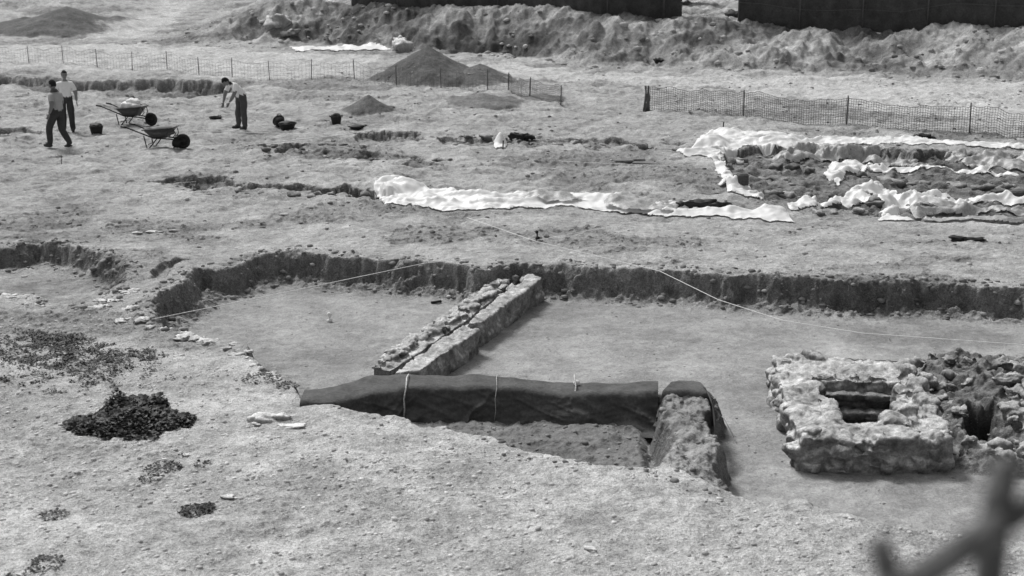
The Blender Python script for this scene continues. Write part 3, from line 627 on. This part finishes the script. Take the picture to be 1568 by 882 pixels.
string([G(380,222,.15),G(540,205,.15)],.012); string([G(0,300,.1),G(300,278,.1)],.004); string([G(90,243,.15),G(330,233,.12)],.004)
string([G(860,247,.1),G(1090,257,.1)],.005)
def peg(px,py,z0,h=.22,mat=M_white,r=.02,flag=True):
    m=MB(); x,y,_=G(px,py,z0); z=Hs(x,y); m.tube([(x,y,z-.05),(x+.01,y,z+h)],[r*.7,r],8)
    if flag: m.blob((x,y,z+h),(r*2.2,r*2,r*2.2),0,2,noise=.3); m.blob((x+.01,y-.02,z+.03),(.05,.04,.03),0,2,noise=.3)
    m.build('survey_peg',[mat])
peg(504,487,-.5,.13); peg(883,588,0,.16); peg(635,585,0,.14,r=.015); peg(822,370,0,.14,M_rub,.015); peg(1107,203,0,.3,M_rub,.02,False); peg(94,249,0,.25,M_wood,.015,False); peg(770,228,0,.25,M_rub,.02,False)
m=MB(); a_=Vector(G(1095,632,-.3)); m.tube([a_[:],(a_.x+.12,a_.y-.1,-.35),(a_.x+.2,a_.y-.4,-.5)],.008,6); m.build('strap_end',[M_string])
m=MB(); a_=on(668,461,-.5); m.box((a_.x,a_.y,a_.z+.03),(.20,.05,.04),R=Rz(.5),bev=.2); m.build('wood_offcut',[M_rub])
# ------------------------------------------------ people
def person(name,loc,rotz,J,shirt,pants,skin,hair,head_pitch=0,head_yaw=0,scale=1.0):
    mats=[mkmat(name+'_shirt',base=shirt,var=.08,scale=7,bump=.3,bdist=.02),mkmat(name+'_trousers',base=pants,var=.2,scale=7,bump=.3,bdist=.02),mkmat(name+'_skin',base=skin,var=.06,scale=10,rough=.5,bump=0),mkmat(name+'_hair',base=hair,var=.3,scale=30,bump=.4),mkmat(name+'_shoe',base=.05,var=.3,scale=10,bump=0)]
    names=['pelvis','spine','chest','neck','nt','sL','eL','wL','sR','eR','wR','hL','kL','aL','tL','hR','kR','aR','tR']
    E=[('pelvis','spine',0),('spine','chest',0),('chest','neck',0),('neck','nt',2),('chest','sL',0),('sL','eL',0),('eL','wL',2),('chest','sR',0),('sR','eR',0),('eR','wR',2),('pelvis','hL',1),('hL','kL',1),('kL','aL',1),('aL','tL',4),('pelvis','hR',1),('hR','kR',1),('kR','aR',1),('aR','tR',4)]
    R={'pelvis':(.185,.145),'spine':(.185,.145),'chest':(.20,.145),'neck':(.07,.07),'nt':(.058,.058),'sL':(.095,.095),'eL':(.064,.062),'wL':(.033,.030),'hL':(.125,.125),'kL':(.095,.095),'aL':(.078,.080),'tL':(.045,.035)}
    me=bpy.data.meshes.new('sk'); me.from_pydata([J[n] for n in names],[(names.index(a),names.index(b)) for a,b,_ in E],[])
    ob=bpy.data.objects.new('sk',me); sc.collection.objects.link(ob); md=ob.modifiers.new('s','SKIN'); md.use_smooth_shade=True; md.branch_smoothing=.6
    for i,n in enumerate(names):
        k=n.replace('R','L') if n[-1]=='R' else n; v=me.skin_vertices[0].data[i]; v.radius=R[k]; v.use_root=(n=='pelvis')
    s2=ob.modifiers.new('u','SUBSURF'); s2.levels=2; s2.render_levels=2
    dg=bpy.context.evaluated_depsgraph_get(); ev=bpy.data.meshes.new_from_object(ob.evaluated_get(dg))
    V=np.array([v.co[:] for v in ev.vertices]); Fs=[list(p.vertices) for p in ev.polygons]
    bpy.data.objects.remove(ob)
    n_=fbm3(V,9,2); V=V+(n_*.014)[:,None]*np.array([1,1,0])
    m=MB(); groups={}
    for f in Fs:
        c=Vector(V[f].mean(0)); best=(9,0)
        for a,b,t in E:
            A=Vector(J[a]);B=Vector(J[b]); d=B-A; k=max(0,min(1,(c-A).dot(d)/d.length_squared)); dist=(c-(A+d*k)).length-.5*R[(a[:-1]+'L') if a[-1]=='R' else a][0]
            if dist<best[0]:
                tt=t
                if (a,b) in(('sL','eL'),('sR','eR')) and k>.72: tt=2
                if (a,b)==('chest','neck') and k>.9: tt=2
                if (a,b)==('pelvis','spine') and k<.25: tt=1
                if (a,b)==('aL','tL') and k<.1: tt=1
                best=(dist,tt)
        groups[tuple(f)]=best[1]
    m.add(V,[],0)
    for f,t in groups.items(): m.f.append(list(f)); m.m.append(t)
    for s in 'LR':
        a=Vector(J['a'+s]);t=Vector(J['t'+s]); d=(t-a); an=math.atan2(d.x,-d.y); c=a.lerp(t,.5)
        m.blob((c.x,c.y,min(a.z,t.z)+.0),(.052,.145,.05),4,2,R=Rz(an),boxy=.85)
    H=Vector(J['nt']); Rm=Rz(head_yaw)@Matrix.Rotation(head_pitch,4,'X')
    up=Rm.to_3x3()@Vector((0,-.012,.10)); hc=H+up
    V0,F0=ico(4); P=V0.copy(); x,y,z=P[:,0],P[:,1],P[:,2]
    lower=np.clip(-z,0,1); W=P*np.array([.081,.102,.124]); W[:,0]*=(1-.28*lower**1.5); W[:,1]+= -.008*lower
    fr=np.clip(-y,0,1)
    W[:,1]-= .026*np.exp(-((x/.16)**2+((z+.12)/.2)**2))*fr
    W[:,1]+= .010*np.exp(-(((np.abs(x)-.36)/.16)**2+((z-.06)/.12)**2))*fr
    W[:,1]-= .007*np.exp(-((x/.3)**2+((z+.46)/.1)**2))*fr
    W[:,1]-= .010*np.exp(-((x/.3)**2+((z+.85)/.15)**2))*fr
    Wm=W@np.array(Rm.to_3x3()).T+np.array(hc); m.add(Wm,F0,2)
    hk=(z>.45)|((y>-.05)&(z>-.45))|((np.abs(x)>.8)&(y>-.35)&(z>.0)); WH=W*1.07+np.array([0,.003,.006]); WH=WH+(.004*fbm3(V0*4,1,2))[:,None]*V0; WH=WH@np.array(Rm.to_3x3()).T+np.array(hc)
    m.add(WH,[f for f in F0 if hk[f].all()],3)
    for s in(-1,1):
        e=Rm.to_3x3()@Vector((s*.079,.008,-.002)); m.blob((hc+e)[:],(.010,.018,.030),2,2,R=Rm)
        e=Rm.to_3x3()@Vector((s*.028,-.086,.006)); m.blob((hc+e)[:],(.011,.006,.007),3,2,R=Rm)
        e=Rm.to_3x3()@Vector((s*.028,-.094,.024)); m.blob((hc+e)[:],(.018,.005,.004),3,1,R=Rm)
    e=Rm.to_3x3()@Vector((0,-.103,-.054)); m.blob((hc+e)[:],(.022,.004,.004),3,1,R=Rm)
    for s,sg in(('L',1),('R',-1)):
        w=Vector(J['w'+s]);e=Vector(J['e'+s]); d=(w-e).normalized(); fw=Vector((0,-1,0)); side=(fw-d*fw.dot(d)).normalized(); nrm=d.cross(side).normalized()*-sg
        R3=Matrix((side,nrm,d)).transposed(); pc=w+d*.05; m.blob(pc[:],(.040,.016,.052),2,2,R=R3,boxy=.85)
        for i,l in enumerate((.070,.078,.072,.058)):
            b=w+d*.088+side*(.028-.019*i); c1=b+d*l*.42+nrm*.004; c2=c1+(d*.85+nrm*.5).normalized()*l*.33; c3=c2+(d*.55+nrm*.8).normalized()*l*.25
            m.tube([(b-d*.02)[:],c1[:],c2[:],c3[:]],[.010,.0092,.0085,.0065],7,2)
        b=w+d*.035+side*.034; c1=b+(d*.6+side*.7).normalized()*.035; c2=c1+(d*.9+side*.25+nrm*.3).normalized()*.028
        m.tube([(b-side*.015)[:],c1[:],c2[:]],[.012,.0105,.008],7,2)
    return m.build(name,mats,loc=loc,rotz=rotz,scale=scale)
st=dict(pelvis=(0,0,.96),spine=(0,.005,1.12),chest=(0,0,1.31),neck=(0,.005,1.47),nt=(0,-.005,1.54),sL=(.185,0,1.40),eL=(.28,.02,1.13),wL=(.30,-.06,.88),sR=(-.185,0,1.40),eR=(-.28,.02,1.13),wR=(-.31,-.03,.88),hL=(.10,0,.90),kL=(.12,-.03,.50),aL=(.13,.01,.09),tL=(.15,-.13,.05),hR=(-.10,0,.90),kR=(-.11,-.01,.50),aR=(-.12,.03,.09),tR=(-.14,-.11,.05))
person('man_in_white_shirt',on(105,201),.15,st,.80,.05,.22,.02,head_pitch=.1,head_yaw=.2,scale=1.02)
wk=dict(st); wk.update(kL=(.10,-.22,.54),aL=(.10,-.22,.12),tL=(.11,-.37,.07),kR=(-.09,.02,.49),aR=(-.10,.26,.14),tR=(-.10,.15,.05),eL=(.27,.10,1.15),wL=(.27,-.02,.92),eR=(-.27,-.06,1.14),wR=(-.24,-.28,1.0),chest=(0,-.03,1.31),neck=(0,-.045,1.47),nt=(0,-.06,1.54),sL=(.185,-.02,1.40),sR=(-.185,-.04,1.40))
wk={k:(v[0],v[1],v[2]-.03) for k,v in wk.items()}
person('man_walking',on(92,228),-2.0,wk,.36,.05,.18,.02,head_pitch=.15,scale=1.05)
bd=dict(st); bd.update(pelvis=(0,.10,.93),spine=(0,.01,1.10),chest=(0,-.12,1.27),neck=(0,-.27,1.34),nt=(0,-.335,1.35),sL=(.185,-.19,1.33),sR=(-.185,-.19,1.33),eL=(.22,-.30,1.05),wL=(.14,-.42,.82),eR=(-.22,-.33,1.05),wR=(-.12,-.46,.80),hL=(.10,.08,.88),hR=(-.10,.08,.88),kL=(.15,.03,.49),kR=(-.16,.03,.49),aL=(.20,.02,.09),tL=(.23,-.12,.05),aR=(-.20,.05,.09),tR=(-.23,-.09,.05))
person('man_bending',on(369,197),-.85,bd,.84,.08,.20,.02,head_pitch=.9,scale=1.04)
# ------------------------------------------------ broken railing next to the photographer
m=MB()
def N(px,py,d):
    r=(px-784)/F;u=-(py-441)/F; return (r*d,(cT+u*sT)*d,CH+(-sT+u*cT)*d)
b0=N(1540,705,1.1)
m.tube([(b0[0],b0[1]+.02,3.75),(b0[0]-.004,b0[1]+.01,4.9),(b0[0]-.004,b0[1],b0[2]-.06),b0],[.016,.015,.013,.012],10)
m.tube([N(1530,800,1.1),N(1470,842,1.06),N(1400,890,1.0),N(1300,960,.95)],[.010,.012,.012,.012],8)
p_=N(1366,900,1.0); m.tube([N(1345,825,1.0),p_,(p_[0],p_[1],4.0)],[.010,.011,.011],8)
m.tube([N(1545,800,1.1),N(1640,730,1.12)],[.009,.009],8)
m.build('rusty_railing',[M_rail])
# ------------------------------------------------ light
w=bpy.data.worlds.new('World'); sc.world=w; w.use_nodes=True; nt=w.node_tree; nt.nodes.clear()
EL,AZ=math.radians(54),math.radians(-38)
sky=nt.nodes.new('ShaderNodeTexSky'); sky.sky_type='NISHITA'; sky.sun_disc=False; sky.sun_elevation=EL; sky.sun_rotation=AZ; sky.dust_density=3
bw=nt.nodes.new('ShaderNodeRGBToBW'); bg=nt.nodes.new('ShaderNodeBackground'); bg.inputs[1].default_value=.15; o=nt.nodes.new('ShaderNodeOutputWorld')
nt.links.new(sky.outputs[0],bw.inputs[0]); nt.links.new(bw.outputs[0],bg.inputs[0]); nt.links.new(bg.outputs[0],o.inputs[0])
L=bpy.data.lights.new('sun','SUN'); L.energy=2.6; L.angle=math.radians(13); L.color=(1,.995,.985); lo=bpy.data.objects.new('sun',L); sc.collection.objects.link(lo)
d=Vector((math.sin(AZ)*math.cos(EL),math.cos(AZ)*math.cos(EL),math.sin(EL))); lo.rotation_euler=(-d).to_track_quat('-Z','Y').to_euler()
cam=bpy.data.cameras.new('camera'); co=bpy.data.objects.new('camera',cam); sc.collection.objects.link(co); sc.camera=co
co.location=(0,0,CH); co.rotation_euler=(math.pi/2-TH,0,0); cam.sensor_width=36; cam.lens=36*F/1568; cam.clip_end=5000; cam.clip_start=.05
cam.dof.use_dof=True; cam.dof.focus_distance=24; cam.dof.aperture_fstop=2.6
sc.view_settings.view_transform='Standard'; sc.view_settings.look='None'; sc.view_settings.exposure=0
